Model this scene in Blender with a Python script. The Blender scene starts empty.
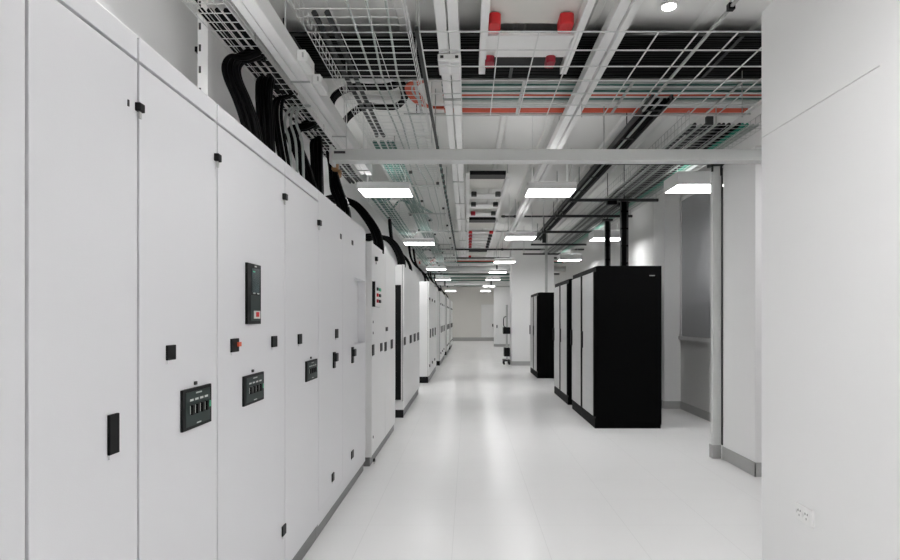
import bpy, math, random
R = random.Random(7)
scn = bpy.context.scene
COL = scn.collection
EYE = 1.45          # camera height
F = 600.0           # focal length in pixels of the 900 px wide frame
VX, VY = 468.0, 318.0

# ------------------------------------------------------------------ materials
def new_mat(name, col, rough=0.5, metal=0.0, var=0.04, nscale=6.0, bump=0.0, bscale=80.0, spec=0.5, coat=0.0):
    m = bpy.data.materials.new(name); m.use_nodes = True
    nt = m.node_tree; b = nt.nodes['Principled BSDF']
    b.inputs['Roughness'].default_value = rough
    b.inputs['Metallic'].default_value = metal
    b.inputs['Specular IOR Level'].default_value = spec
    b.inputs['Coat Weight'].default_value = coat
    tc = nt.nodes.new('ShaderNodeTexCoord')
    nz = nt.nodes.new('ShaderNodeTexNoise'); nz.inputs['Scale'].default_value = nscale; nz.inputs['Detail'].default_value = 3
    nt.links.new(tc.outputs['Object'], nz.inputs['Vector'])
    mx = nt.nodes.new('ShaderNodeMix'); mx.data_type = 'RGBA'
    mx.inputs[6].default_value = tuple(c*(1-var) for c in col) + (1,)
    mx.inputs[7].default_value = tuple(min(1, c*(1+var)) for c in col) + (1,)
    nt.links.new(nz.outputs['Fac'], mx.inputs[0])
    nt.links.new(mx.outputs[2], b.inputs['Base Color'])
    if bump:
        n2 = nt.nodes.new('ShaderNodeTexNoise'); n2.inputs['Scale'].default_value = bscale
        nt.links.new(tc.outputs['Object'], n2.inputs['Vector'])
        bp = nt.nodes.new('ShaderNodeBump'); bp.inputs['Strength'].default_value = bump; bp.inputs['Distance'].default_value = 0.002
        nt.links.new(n2.outputs['Fac'], bp.inputs['Height']); nt.links.new(bp.outputs[0], b.inputs['Normal'])
    return m

def emit_mat(name, col, strength):
    m = bpy.data.materials.new(name); m.use_nodes = True
    nt = m.node_tree; nt.nodes.clear()
    e = nt.nodes.new('ShaderNodeEmission'); e.inputs[0].default_value = col + (1,); e.inputs[1].default_value = strength
    o = nt.nodes.new('ShaderNodeOutputMaterial'); nt.links.new(e.outputs[0], o.inputs[0])
    return m

def floor_mat():
    m = bpy.data.materials.new('polished_white_floor_tiles'); m.use_nodes = True
    nt = m.node_tree; b = nt.nodes['Principled BSDF']; L = nt.links.new
    geo = nt.nodes.new('ShaderNodeNewGeometry'); sp = nt.nodes.new('ShaderNodeSeparateXYZ'); L(geo.outputs['Position'], sp.inputs[0])
    def mth(op, a, bb=None):
        n = nt.nodes.new('ShaderNodeMath'); n.operation = op
        for i, v in enumerate((a, bb)):
            if v is None: continue
            if isinstance(v, (int, float)): n.inputs[i].default_value = v
            else: L(v, n.inputs[i])
        return n.outputs[0]
    def seam(o, off, w):
        return mth('LESS_THAN', mth('FRACT', mth('DIVIDE', mth('ADD', o, off), 0.6)), w)
    sx = seam(sp.outputs['X'], 6.1, 0.006); sy = seam(sp.outputs['Y'], 6.0, 0.006)
    s = mth('MAXIMUM', sx, sy)
    nz = nt.nodes.new('ShaderNodeTexNoise'); nz.inputs['Scale'].default_value = 1.7; L(geo.outputs['Position'], nz.inputs['Vector'])
    base = nt.nodes.new('ShaderNodeMix'); base.data_type = 'RGBA'
    base.inputs[6].default_value = (0.87, 0.87, 0.865, 1); base.inputs[7].default_value = (0.90, 0.90, 0.895, 1); L(nz.outputs['Fac'], base.inputs[0])
    mx = nt.nodes.new('ShaderNodeMix'); mx.data_type = 'RGBA'; L(mth('MULTIPLY', s, 0.2), mx.inputs[0])
    L(base.outputs[2], mx.inputs[6]); mx.inputs[7].default_value = (0.42, 0.42, 0.41, 1)
    L(mx.outputs[2], b.inputs['Base Color'])
    L(mth('ADD', mth('MULTIPLY', nz.outputs['Fac'], 0.03), 0.20), b.inputs['Roughness'])
    b.inputs['Specular IOR Level'].default_value = 0.07
    return m

def perf_mat():
    m = new_mat('silver_perforated_steel', (0.55, 0.55, 0.55), 0.42, 0.25, 0.03)
    nt = m.node_tree; b = nt.nodes['Principled BSDF']; L = nt.links.new
    tc = nt.nodes.new('ShaderNodeTexCoord')
    vo = nt.nodes.new('ShaderNodeTexVoronoi'); vo.inputs['Scale'].default_value = 90; vo.inputs['Randomness'].default_value = 0
    L(tc.outputs['Object'], vo.inputs['Vector'])
    bp = nt.nodes.new('ShaderNodeBump'); bp.inputs['Strength'].default_value = 0.25; bp.inputs['Distance'].default_value = 0.003
    L(vo.outputs['Distance'], bp.inputs['Height']); L(bp.outputs[0], b.inputs['Normal'])
    return m

M = {
 'cab':   new_mat('cabinet_grey_white_paint', (0.72, 0.72, 0.738), 0.38, 0, 0.015, 2.5, 0.12, 300),
 'cab2':  new_mat('cabinet_white_paint', (0.78, 0.78, 0.775), 0.4, 0, 0.015, 2.5, 0.12, 300),
 'plinth':new_mat('plinth_grey', (0.22, 0.22, 0.22), 0.5),
 'gap':   new_mat('dark_gasket', (0.05, 0.05, 0.05), 0.7),
 'black': new_mat('black_plastic', (0.005, 0.005, 0.0055), 0.45, 0, 0.1, spec=0.2),
 'rack':  new_mat('rack_black_steel', (0.002, 0.002, 0.0022), 0.55, 0, 0.1, 3, spec=0.05),
 'cable': new_mat('black_rubber', (0.0025, 0.0025, 0.0027), 0.5, 0, 0.15, 10, spec=0.08),
 'face':  new_mat('dark_green_faceplate', (0.022, 0.036, 0.033), 0.4, spec=0.3),
 'lcd':   new_mat('display_glass', (0.03, 0.055, 0.06), 0.15),
 'mark':  new_mat('pale_print', (0.6, 0.62, 0.6), 0.5),
 'green': new_mat('green_indicator', (0.05, 0.45, 0.25), 0.4),
 'red':   new_mat('red_plastic', (0.62, 0.02, 0.025), 0.45, 0, 0.15, 20),
 'reddark': new_mat('dark_red_plastic', (0.36, 0.01, 0.03), 0.45, 0, 0.15, 20),
 'orange':new_mat('orange_jacket', (0.66, 0.10, 0.045), 0.5, 0, 0.1, 10),
 'teal':  new_mat('teal_jacket', (0.06, 0.17, 0.14), 0.5, 0, 0.3, 12),
 'green_jacket': new_mat('green_jacket', (0.03, 0.30, 0.20), 0.5, 0, 0.3, 12),
 'greyc': new_mat('grey_jacket', (0.42, 0.46, 0.44), 0.5, 0, 0.2, 12),
 'whitec':new_mat('white_jacket', (0.7, 0.71, 0.7), 0.5, 0, 0.1, 12),
 'wire':  new_mat('zinc_wire', (0.72, 0.73, 0.72), 0.4, 0.15, 0.1, 20),
 'strut': new_mat('dark_strut', (0.03, 0.032, 0.032), 0.5, 0.1, 0.2),
 'galv':  new_mat('galvanised_steel', (0.5, 0.51, 0.5), 0.4, 0.3, 0.12, 12),
 'white': new_mat('white_enamel', (0.86, 0.86, 0.85), 0.35, 0, 0.02),
 'cream': new_mat('cream_enamel', (0.70, 0.69, 0.65), 0.5, 0, 0.03),
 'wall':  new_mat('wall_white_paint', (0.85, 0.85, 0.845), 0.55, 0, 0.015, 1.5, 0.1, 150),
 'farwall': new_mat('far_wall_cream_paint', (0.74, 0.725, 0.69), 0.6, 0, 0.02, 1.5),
 'walld': new_mat('wall_darkened_paint', (0.70, 0.70, 0.69), 0.6, 0, 0.02, 1.5, 0.1, 150),
 'ceil':  new_mat('ceiling_paint', (0.82, 0.82, 0.80), 0.7, 0, 0.03, 1.2, 0.1, 60),
 'skirt': new_mat('grey_skirting', (0.42, 0.42, 0.415), 0.5, 0, 0.05),
 'frost': new_mat('frosted_grey_glass', (0.45, 0.46, 0.475), 0.3, 0, 0.03, 2),
 'beam':  new_mat('beam_grey_paint', (0.66, 0.67, 0.66), 0.5, 0, 0.04, 4),
 'brass': new_mat('brown_fitting', (0.35, 0.19, 0.08), 0.5, 0, 0.3, 12),
 'led':   emit_mat('led_diffuser', (0.995, 0.985, 0.99), 9.0),
 'top_fill': emit_mat('added_top_glow', (0.995, 0.985, 0.985), 1.3),  # weak upward fill glow, added to brighten the ceiling
 'spot':  emit_mat('downlight_lens', (1.0, 0.99, 0.97), 16.0),
 'floor': floor_mat(),
 'perf':  perf_mat(),
}

# ------------------------------------------------------------------ mesh helpers
class MB:
    def __init__(s): s.v = []; s.f = []; s.sm = []
    def box(s, x0, x1, y0, y1, z0, z1):
        n = len(s.v)
        s.v += [(x0,y0,z0),(x1,y0,z0),(x1,y1,z0),(x0,y1,z0),(x0,y0,z1),(x1,y0,z1),(x1,y1,z1),(x0,y1,z1)]
        for q in ((0,3,2,1),(4,5,6,7),(0,1,5,4),(1,2,6,5),(2,3,7,6),(3,0,4,7)):
            s.f.append(tuple(n+i for i in q)); s.sm.append(False)
        return s
    def tube(s, pts, r, n=6, smooth=True):
        pts = [tuple(p) for p in pts]; N0 = len(s.v); k = len(pts)
        prev = None
        for i, p in enumerate(pts):
            a = pts[max(0, i-1)]; b = pts[min(k-1, i+1)]
            d = [b[j]-a[j] for j in range(3)]; l = math.sqrt(sum(c*c for c in d)) or 1; d = [c/l for c in d]
            if prev is None:
                up = (0,0,1) if abs(d[2]) < 0.9 else (1,0,0)
            else: up = prev
            dot = sum(up[j]*d[j] for j in range(3)); u = [up[j]-dot*d[j] for j in range(3)]
            l = math.sqrt(sum(c*c for c in u)) or 1; u = [c/l for c in u]; prev = u
            w = [d[1]*u[2]-d[2]*u[1], d[2]*u[0]-d[0]*u[2], d[0]*u[1]-d[1]*u[0]]
            for q in range(n):
                t = 2*math.pi*(q+.5)/n; c, sn = math.cos(t)*r, math.sin(t)*r
                s.v.append(tuple(p[j]+u[j]*c+w[j]*sn for j in range(3)))
        for i in range(k-1):
            for q in range(n):
                a = N0+i*n+q; b = N0+i*n+(q+1)%n
                s.f.append((a, b, b+n, a+n)); s.sm.append(smooth)
        s.f.append(tuple(N0+q for q in range(n))[::-1]); s.sm.append(False)
        s.f.append(tuple(N0+(k-1)*n+q for q in range(n))); s.sm.append(False)
        return s
    def prism(s, poly, axis, a0, a1):
        """poly: 2-D outline; axis 'x','y' or 'z' = extrusion direction"""
        n = len(s.v); k = len(poly)
        for a in (a0, a1):
            for (p, q) in poly:
                s.v.append({'x': (a,p,q), 'y': (p,a,q), 'z': (p,q,a)}[axis])
        for i in range(k):
            j = (i+1) % k; s.f.append((n+i, n+j, n+k+j, n+k+i)); s.sm.append(False)
        s.f.append(tuple(n+i for i in range(k))[::-1]); s.f.append(tuple(n+k+i for i in range(k))); s.sm += [False, False]
        return s
    def build(s, name, mat, parent=None, bevel=0.0):
        loc = origin.get(parent.name) if parent is not None else None
        own = None
        if loc is None:
            xs, ys, zs = zip(*s.v)
            own = ((min(xs)+max(xs))/2, (min(ys)+max(ys))/2, min(zs)); loc = own
        me = bpy.data.meshes.new(name)
        me.from_pydata([(x-loc[0], y-loc[1], z-loc[2]) for x, y, z in s.v], [], s.f)
        me.polygons.foreach_set('use_smooth', s.sm)
        import bmesh
        bm = bmesh.new(); bm.from_mesh(me); bmesh.ops.recalc_face_normals(bm, faces=bm.faces); bm.to_mesh(me); bm.free()
        me.materials.append(M[mat])
        o = bpy.data.objects.new(name, me); COL.objects.link(o)
        origin[o.name] = loc
        if own: o.location = own
        if parent is not None: o.parent = parent
        if bevel:
            md = o.modifiers.new('bevel', 'BEVEL'); md.width = bevel; md.segments = 2; md.limit_method = 'ANGLE'
        return o
origin = {}

def tag(o, label, cat, group=None):
    o['label'] = label; o['category'] = cat
    if group: o['group'] = group
    return o
def thing(name, label, cat, loc, group=None):
    o = bpy.data.objects.new(name, None); COL.objects.link(o); o.location = loc; o.empty_display_size = .1
    origin[o.name] = tuple(loc)
    return tag(o, label, cat, group)
def struct(name, mb, mat, bevel=0):
    o = mb.build(name, mat, None, bevel); o['kind'] = 'structure'; return o
def spart(name, mb, mat, parent, bevel=0):
    return mb.build(name, mat, parent, bevel)
def B(*a): return MB().box(*a)
def curve(pts, n=8):
    out = []
    P = [pts[0]] + list(pts) + [pts[-1]]
    for i in range(1, len(P)-2):
        p0, p1, p2, p3 = P[i-1], P[i], P[i+1], P[i+2]
        for k in range(n):
            t = k/n
            out.append(tuple(0.5*((2*p1[j]) + (-p0[j]+p2[j])*t + (2*p0[j]-5*p1[j]+4*p2[j]-p3[j])*t*t + (-p0[j]+3*p1[j]-3*p2[j]+p3[j])*t**3) for j in range(3)))
    out.append(tuple(pts[-1])); return out
ORD = ['first','second','third','fourth','fifth','sixth','seventh','eighth','ninth','tenth']

# ------------------------------------------------------------------ room shell
CEIL = 3.97
LW = -1.75
YB, YF = -3.0, 38.0
struct('floor', B(LW-.2, 4.8, YB, YF+.2, -.2, 0), 'floor')
struct('ceiling', B(LW-.2, 4.8, YB, YF+.2, CEIL, CEIL+.2), 'ceil')
struct('wall_left', B(LW-.2, LW, YB, YF, 0, CEIL), 'wall')
struct('wall_back', B(LW-.2, 4.8, YB-.2, YB, 0, CEIL), 'wall')
struct('wall_far', B(LW-.2, 4.8, YF, YF+.2, 0, CEIL), 'farwall')
struct('wall_right_outer', B(4.6, 4.8, YB, 6.17, 0, CEIL), 'wall')
# near partition of big flat panels
W = 1.692; WE = 3.458; WT = 3.21; SEAM = 2.487; VS = 2.464
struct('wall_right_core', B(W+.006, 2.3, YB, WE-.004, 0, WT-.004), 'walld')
struct('wall_right', B(W, 2.3, VS+.002, WE, 0, SEAM-.002), 'wall')
struct('wall_right_upper', B(W, 2.3, VS+.002, WE, SEAM+.002, WT), 'wall')
struct('wall_right_near', B(W-.004, 2.3, YB, VS-.003, 0, WT), 'wall')
# pier wall beyond the bay
PT = 3.02
struct('wall_right_pier', B(2.625, 4.6, 5.48, 6.17, 0, PT), 'wall')
b = MB().box(2.617, 2.625, 5.472, 6.178, 0, .13).box(2.617, 4.6, 5.472, 5.48, 0, .13)
struct('baseboard_pier', b, 'skirt')
# recessed wall with window, then the pilaster
struct('wall_right_recess', B(3.4, 4.8, 6.17, YF, 0, CEIL), 'walld')  # shade on the recess wall is put into its darker paint
struct('baseboard_recess', B(3.388, 3.4, 6.17, 9.6, 0, .12), 'skirt')
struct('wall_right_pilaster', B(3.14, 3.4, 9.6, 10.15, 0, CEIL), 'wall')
struct('baseboard_pilaster', MB().box(3.128, 3.4, 9.588, 9.6, 0, .12).box(3.128, 3.14, 9.6, 10.15, 0, .12), 'skirt')
w1 = struct('window_1', B(3.385, 3.4, 6.5, 9.5, 1.17, 3.3), 'frost')
fr = MB().box(3.36, 3.4, 6.3, 9.59, 1.11, 1.16).box(3.375, 3.4, 6.45, 6.5, 1.16, 3.35).box(3.375, 3.4, 9.5, 9.55, 1.16, 3.35).box(3.375, 3.4, 6.45, 9.55, 3.3, 3.35)
spart('window_frame', fr, 'wall', w1)
# big column far down the aisle
struct('wall_column', B(1.34, 2.62, 18.3, 19.3, 0, CEIL), 'wall')
struct('baseboard_column', MB().box(1.328, 2.632, 18.288, 18.3, 0, .13).box(1.328, 1.34, 18.3, 19.3, 0, .13), 'skirt')
# closet block before the end wall
struct('wall_end_block', B(1.32, 3.4, 30.4, 30.6, 0, CEIL), 'wall')
struct('baseboard_end_block', MB().box(1.31, 3.4, 30.385, 30.4, 0, .13).box(1.308, 1.32, 30.4, 30.6, 0, .13), 'skirt')
struct('baseboard_far', B(LW, 3.4, YF-.015, YF, 0, .22), 'skirt')
struct('baseboard_left', B(LW, LW+.012, YB, YF, 0, .12), 'skirt')
d1 = struct('door_1', B(.85, 1.7, YF-.02, YF, .22, 2.3), 'wall')
spart('door_handle', B(1.53, 1.60, YF-.09, YF-.02, .9, 1.08), 'black', d1)
spart('door_edge', MB().box(.835,.85,YF-.03,YF,.22,2.32).box(.835,1.7,YF-.03,YF,2.3,2.32), 'walld', d1)
d2 = struct('door_2', B(1.42, 2.3, 30.375, 30.4, .13, 2.25), 'wall')
spart('door_handle', B(1.44, 1.49, 30.32, 30.375, .95, 1.10), 'black', d2)
# ceiling ribs
for i, x in enumerate((-1.45, -.55, .45, 1.05, 1.36, 1.98, 2.5, 2.9)):
    struct('trim_%d' % (i+1), MB().prism([(x-.05, CEIL), (x-.03, CEIL-.035), (x+.03, CEIL-.035), (x+.05, CEIL)], 'y', YB, 24 if x < 2.4 else 17.5), 'ceil')

# wall post above the cabinets
t = thing('wall_post', 'white slotted steel post against the wall above the nearest cabinets', 'post', (-1.59, 3.62, 0))
b = MB().box(-1.622, -1.562, 3.60, 3.67, 0, CEIL)
b.build('channel', 'white', t)
for k in range(12): B(-1.614, -1.602, 3.596, 3.60, 2.4+k*.13, 2.44+k*.13).build('slot', 'gap', t)
for z in (2.42, 3.05, 3.35): B(-1.64, -1.622, 3.60, 3.64, z, z+.03).build('bolt', 'black', t)
for z in (1.0, 3.9): B(-1.75, -1.622, 3.58, 3.69, z, z+.1).build('wall_bracket', 'galv', t)

# ------------------------------------------------------------------ electrical cabinets on the left
def fp(px, py, X=-.975):
    """point of the picture on the cabinet front plane x = X -> (Y, z)"""
    Y = -X*F/(VX-px); return Y, EYE-(py-VY)*Y/F

def plate(parent, name, X, px0, py0, px1, py1, depth, mat='black', bevel=0.0):
    pc = (px0+px1)/2; Yc = -X*F/(VX-pc)
    Y0 = -X*F/(VX-px0); Y1 = -X*F/(VX-px1); zc = EYE-((py0+py1)/2-VY)*Yc/F; hh = (py1-py0)*Yc/F/2
    return B(X, X+depth, Y0, Y1, zc-hh, zc+hh).build(name, mat, parent, bevel), (Y0, Y1, zc-hh, zc+hh)

def meter(parent, X, px0, py0, px1, py1, col=4):
    o, (Y0, Y1, z0, z1) = plate(parent, 'meter_panel', X, px0, py0, px1, py1, .01, 'black', .002)
    w, h = Y1-Y0, z1-z0; P = lambda u: Y0+u*w; Q = lambda v: z0+v*h
    B(X+.01, X+.011, P(.09), P(.93), Q(.08), Q(.92)).build('faceplate', 'face', o)
    for k in range(col):
        u = .24+k*.17
        B(X+.011, X+.019, P(u), P(u+.075), Q(.36), Q(.60)).build('switch', 'black', o)
    m = MB()
    for k in range(col): m.box(X+.011, X+.0118, P(.22+k*.17), P(.33+k*.17), Q(.69), Q(.74))
    m.box(X+.011, X+.0118, P(.42), P(.62), Q(.85), Q(.885)).box(X+.011, X+.0118, P(.45), P(.6), Q(.10), Q(.13))
    for k in range(col): m.box(X+.011, X+.0118, P(.22+k*.17), P(.235+k*.17), Q(.38), Q(.58))
    m.build('label_marks', 'mark', o)
    B(X+.011, X+.015, P(.86), P(.92), Q(.42), Q(.58)).build('indicator', 'green', o)
    m = MB().box(X, X+.006, P(.45), P(.52), z1+.008, z1+.02)
    m.build('fixing_screw', 'gap', o)

def latch(parent, X, px0, py0, px1, py1, dot=False, name='latch'):
    o, (Y0, Y1, z0, z1) = plate(parent, name, X, px0, py0, px1, py1, .008, 'black', .002)
    B(X, X+.006, Y0+(Y1-Y0)*.1, Y1-(Y1-Y0)*.1, z0-.012, z0).build('escutcheon', 'cab', o)
    if dot: B(X+.008, X+.016, Y1-(Y1-Y0)*.3, Y1+.004, (z0+z1)/2-.006, (z0+z1)/2+.012).build('indicator', 'orange', o)
    return o

def hinge(parent, X, px, py, s=1.0):
    Y, z = fp(px, py, X)
    o = B(X-.002, X+.022*s, Y-.024*s, Y+.018*s, z-.018*s, z+.018*s).build('hinge', 'black', parent, .003)
    B(X+.004, X+.012*s, Y-.006, Y+.006, z-.045*s, z-.018*s).build('hinge_pin', 'galv', o)

def cabinet(label, X, Y0, Y1, top, mat='cab', doors=1, header=True, plinth=.09, plin_mat='plinth', gap=.011, setback=0.0, body_back=LW+.02, low=.02, solid_front=False):
    xf = X-setback
    c = thing('electrical_cabinet', label, 'cabinet', ((xf+body_back)/2, (Y0+Y1)/2, 0), 'electrical cabinets along the left wall')
    B(body_back, xf-.03, Y0+.001, Y1-.001, plinth, top-.003).build('body', mat, c)
    B(body_back+.03, xf-.02, Y0+.002, Y1-.002, 0, plinth).build('plinth', plin_mat, c)
    zt = 2.208 if header else top
    B(body_back+.05, xf-.024, Y0+.005, Y1-.005, plinth+.01, top-.01).build('gasket', 'gap', c)
    if header:
        B(xf-.03, xf, Y0+gap/2, Y1-gap/2, zt+.005, top).build('header_panel', mat, c, .002)
    w = (Y1-Y0)/doors; ds = []
    for k in range(doors):
        ds.append(B(xf-.03, xf, Y0+k*w+gap/2, Y0+(k+1)*w-gap/2, plinth+low, zt-.005 if header else zt).build('door', mat, c, .002))
    return c, ds, xf

TOP = 2.283; XF = -.975
Ys = [.62, 1.327, 1.775, 2.335, 3.197, 3.913, 5.71]
c, d, X = cabinet('plain white tall cabinet, nearest of the row, cut by the left edge', XF, Ys[0], Ys[1], TOP)
c, d, X = cabinet('tall white cabinet with one long black swing handle and no panel', XF, Ys[1], Ys[2], TOP)
latch(d[0], X, 107, 414, 117, 454, name='handle'); hinge(d[0], X, 138, 108, .7)
Y, z = fp(128, 103, X); B(X, X+.003, Y-.003, Y+.003, z-.009, z+.009).build('keyhole', 'gap', d[0])
c, d, X = cabinet('tall white cabinet with a single latch above one black switch panel', XF, Ys[2], Ys[3], TOP, gap=.012)
latch(d[0], X, 165.5, 345, 174, 360); hinge(d[0], X, 216, 158, .8); meter(c, X, 180, 387, 209, 427)
c, d, X = cabinet('tall white cabinet with tall black display above a black switch panel', XF, Ys[3], Ys[4], TOP)
latch(d[0], X, 230, 338.5, 237.5, 352, True); latch(d[0], X, 271, 336, 276, 347); hinge(d[0], X, 283.5, 197, .9)
latch(d[0], X, 281.5, 525, 285, 535); meter(c, X, 242, 374, 262, 403)
o, (a0, a1, z0, z1) = plate(c, 'display_unit', X, 245, 264, 258.5, 324, .012, 'black', .002)
wd, h = a1-a0, z1-z0
B(X+.012, X+.014, a0+.28*wd, a1-.15*wd, z0+.52*h, z0+.92*h).build('screen', 'lcd', o)
B(X+.012, X+.0135, a0+.2*wd, a1-.1*wd, z0+.05*h, z0+.48*h).build('keypad_plate', 'face', o)
B(X+.0135, X+.016, a0+.42*wd, a1-.12*wd, z0+.09*h, z0+.22*h).build('warning_label', 'mark', o)
MB().box(X+.016, X+.017, a0+.55*wd, a1-.22*wd, z0+.12*h, z0+.2*h).build('warning_mark', 'red', o)
MB().box(X+.014, X+.015, a0+.34*wd, a0+.5*wd, z0+.86*h, z0+.88*h).build('screen_mark', 'green', o)
MB().box(X+.012, X+.016, a0+.4*wd, a0+.5*wd, z0+.50*h, z0+.52*h).box(X+.012, X+.016, a0+.7*wd, a0+.8*wd, z0+.50*h, z0+.52*h).box(X+.012, X+.015, a0+.5*wd, a0+.62*wd, z0+.95*h, z0+.97*h).build('button', 'mark', o)
c, d, X = cabinet('narrow tall white cabinet with a small black switch panel', XF, Ys[4], Ys[5], TOP)
latch(d[0], X, 297.5, 334, 301, 344); hinge(d[0], X, 318, 223, 1.0); meter(c, X, 305, 360, 316, 380)
# wide double-door cabinet with a niche
c = thing('electrical_cabinet', 'wide white cabinet with two black levers and a square niche', 'cabinet', (-1.36, 4.8, 0), 'electrical cabinets along the left wall')
Y0, Y1 = Ys[5], Ys[6]; X = XF; Ym = 4.66
B(LW+.02, X-.10, Y0+.001, Y1-.001, .09, TOP-.003).build('body', 'cab', c)
B(LW+.05, X-.02, Y0+.002, Y1-.002, 0, .09).build('plinth', 'plinth', c)
B(X-.099, X, Y0+.002, Ym-.001, .19, TOP).build('door', 'cab', c, .002)
na, nb = 5.14, 5.69; nz0, nz1 = 1.22, 1.80
dr = MB().box(X-.099, X, Ym+.001, na, .19, TOP).box(X-.099, X, na, nb, .19, nz0).box(X-.099, X, na, nb, nz1, TOP).box(X-.099, X, nb, Y1-.001, .19, TOP).box(X-.099, X-.07, na, nb, nz0, nz1)
door5 = dr.build('door', 'cab', c)
B(X-.099, X-.003, Y0+.002, Y1-.002, .09, .186).build('kick_panel', 'cab', c, .002)
for a in ((335, 329, 337.5, 338), (331.5, 473, 333.5, 481), (351, 450.5, 353, 458)): latch(c, X, *a)
for (px, py) in ((333.5, 361), (352, 356)):
    o, q = plate(c, 'lever_handle', X, px-.8, py-9, px+.8, py+7, .012, 'black', .002)
    B(X+.012, X+.03, q[0]-.002, q[1]+.012, (q[2]+q[3])/2-.01, (q[2]+q[3])/2+.05).build('lever', 'black', o, .004)
for a in ((340, 234, 341.3, 239), (351.6, 240.5, 353, 245)):
    plate(c, 'vent_slot', X, *a, .004, 'gap')
# cabinet that steps forward
X = -.94
c, d, X = cabinet('white stepped-out cabinet with a small push-button control box', X, 5.86, 7.76, 2.19, 'cab2', 2, False, low=.01)
B(X-.1, X-.002, 5.852, 5.862, .09, 2.19).build('side_panel', 'cab2', c)
o, q = plate(c, 'control_box', X, 372.1, 282.5, 378.2, 307, .03, 'black', .002)
B(X+.03, X+.034, q[0]+.002, q[1], q[2], q[3]).build('box_front', 'cab2', o)
for r, mats in enumerate((('face', 'green'), ('red', 'face'), ('reddark', 'face'))):
    for k in range(2):
        yy = q[0]+(q[1]-q[0])*(.25+.4*k); zz = q[3]-(q[3]-q[2])*(.28+.24*r)
        B(X+.034, X+.048, yy-.035, yy+.035, zz-.018, zz+.014).build('push_button', mats[k], o, .004)
for (px, py, hh) in ((372.8, 350, 11), (381, 347, 8), (385.3, 346.5, 9), (391.5, 344, 9), (386.5, 329, 4)):
    latch(c, X, px-.9, py-hh/2, px+.9, py+hh/2, name='handle')
hinge(d[0], X, 375.3, 259, 1.2); hinge(d[0], X, 373.4, 460, .8)
for py in (322, 333, 437): 
    Y, z = fp(373, py, X); B(X, X+.004, Y-.012, Y+.012, z-.012, z+.012).build('screw', 'gap', d[0])
# cabinet with open black side
X = -.93
c, d, X = cabinet('white cabinet whose near side shows a tall black panel', X, 8.74, 11.5, 2.23, 'cab2', 4, False, low=.01, plinth=.12)
B(X-.22, X-.045, 8.71, 8.742, .26, 1.93).build('side_panel', 'black', c)
B(X-.21, X-.0, 8.69, 8.742, .12, .235).build('side_rail', 'cab2', c)
B(X-.30, X-.01, 8.72, 8.742, .0, .12).build('side_plinth', 'black', c)
for px, py in ((404.6, 341), (410.5, 339), (414.5, 337.5), (418, 336.3)):
    latch(c, X, px-.8, py-4, px+.8, py+4, name='handle')
# further cabinets
far = [(-.87, 13.4, 16.5, 2.27, 'white cabinet block standing past the gap after the black-sided cabinet', 3),
       (-.84, 18.3, 21.8, 2.27, 'white cabinet block, fourth from the far end wall'.replace('fourth','third'), 3),
       (-.82, 23.4, 26.4, 2.27, 'white cabinet block, second from the far end wall', 3),
       (-.80, 27.6, 31.0, 2.27, 'white cabinet block, last before the far end wall', 3)]
for X, Y0, Y1, tp, lab, nd in far:
    c, d, X = cabinet(lab, X, Y0, Y1, tp, 'cab2', nd, False, plinth=.14, low=.01)
    B(X-.5, X-.02, Y0-.012, Y0+.003, 0, .14).build('plinth_end', 'black', c)
    w = (Y1-Y0)/nd
    for k in range(nd):
        B(X, X+.02, Y0+(k+.22)*w, Y0+(k+.22)*w+.12, 1.0, 1.2).build('handle', 'black', d[k])
        B(X, X+.02, Y0+(k+.05)*w, Y0+(k+.05)*w+.06, 1.85, 1.91).build('hinge', 'black', d[k])
        B(X, X+.02, Y0+(k+.05)*w, Y0+(k+.05)*w+.06, .35, .41).build('hinge', 'black', d[k])

# ------------------------------------------------------------------ server racks on the right
XR = 1.668; DR = .872; HR = 2.135
def rack(Y0, Y1, H, label, badge=False):
    c = thing('server_rack', label, 'server rack', (XR+DR/2, (Y0+Y1)/2, 0), 'black server racks')
    B(XR+.03, XR+DR, Y0+.002, Y1-.002, .05, H).build('case', 'rack', c, .004)
    B(XR+.012, XR+.03, Y0+.004, Y1-.004, .13, H-.005).build('front_frame', 'rack', c)
    B(XR, XR+DR-.01, Y0+.004, Y1-.004, 0, .13).build('plinth', 'rack', c)
    d = B(XR-.006, XR+.012, Y0+.085, Y1-.02, .15, H-.075).build('door', 'perf', c, .003)
    m = MB()
    for k in range(11): m.box(XR-.008, XR-.006, Y0+.09, Y1-.025, .3+k*.16, .304+k*.16)
    m.build('door_ribs', 'galv', d)
    B(XR-.03, XR-.006, Y1-.075, Y1-.035, 1.02, 1.26).build('handle', 'black', d, .003)
    B(XR-.012, XR+.012, Y0+.012, Y0+.08, .16, H-.08).build('hinge_strip', 'rack', c)
    m = MB()
    for yy in (Y0+.1, Y1-.1):
        for xx in (XR+.1, XR+DR-.1): m.box(xx-.03, xx+.03, yy-.03, yy+.03, H, H+.006)
    m.build('top_bolts', 'strut', c)
    if badge:
        B(XR+DR-.16, XR+DR-.09, Y0-.002, Y0+.003, H-.135, H-.122).build('badge', 'plinth', c)
    return c
rack(7.87, 8.742, HR, 'black server rack nearest the camera, its whole black side showing', True)
rack(8.747, 9.62, HR, 'black server rack directly behind the nearest rack, silver door')
rack(10.0, 10.8, HR-.03, 'black server rack just past the narrow gap after the front pair', True)
rack(10.805, 11.6, HR-.03, 'black server rack at the far end of the middle pair')
rack(14.4, 15.2, HR-.07, 'black server rack nearer of the far pair beside the wide column', True)
rack(15.205, 16.05, HR-.07, 'black server rack farther of the pair beside the wide column')
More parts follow.
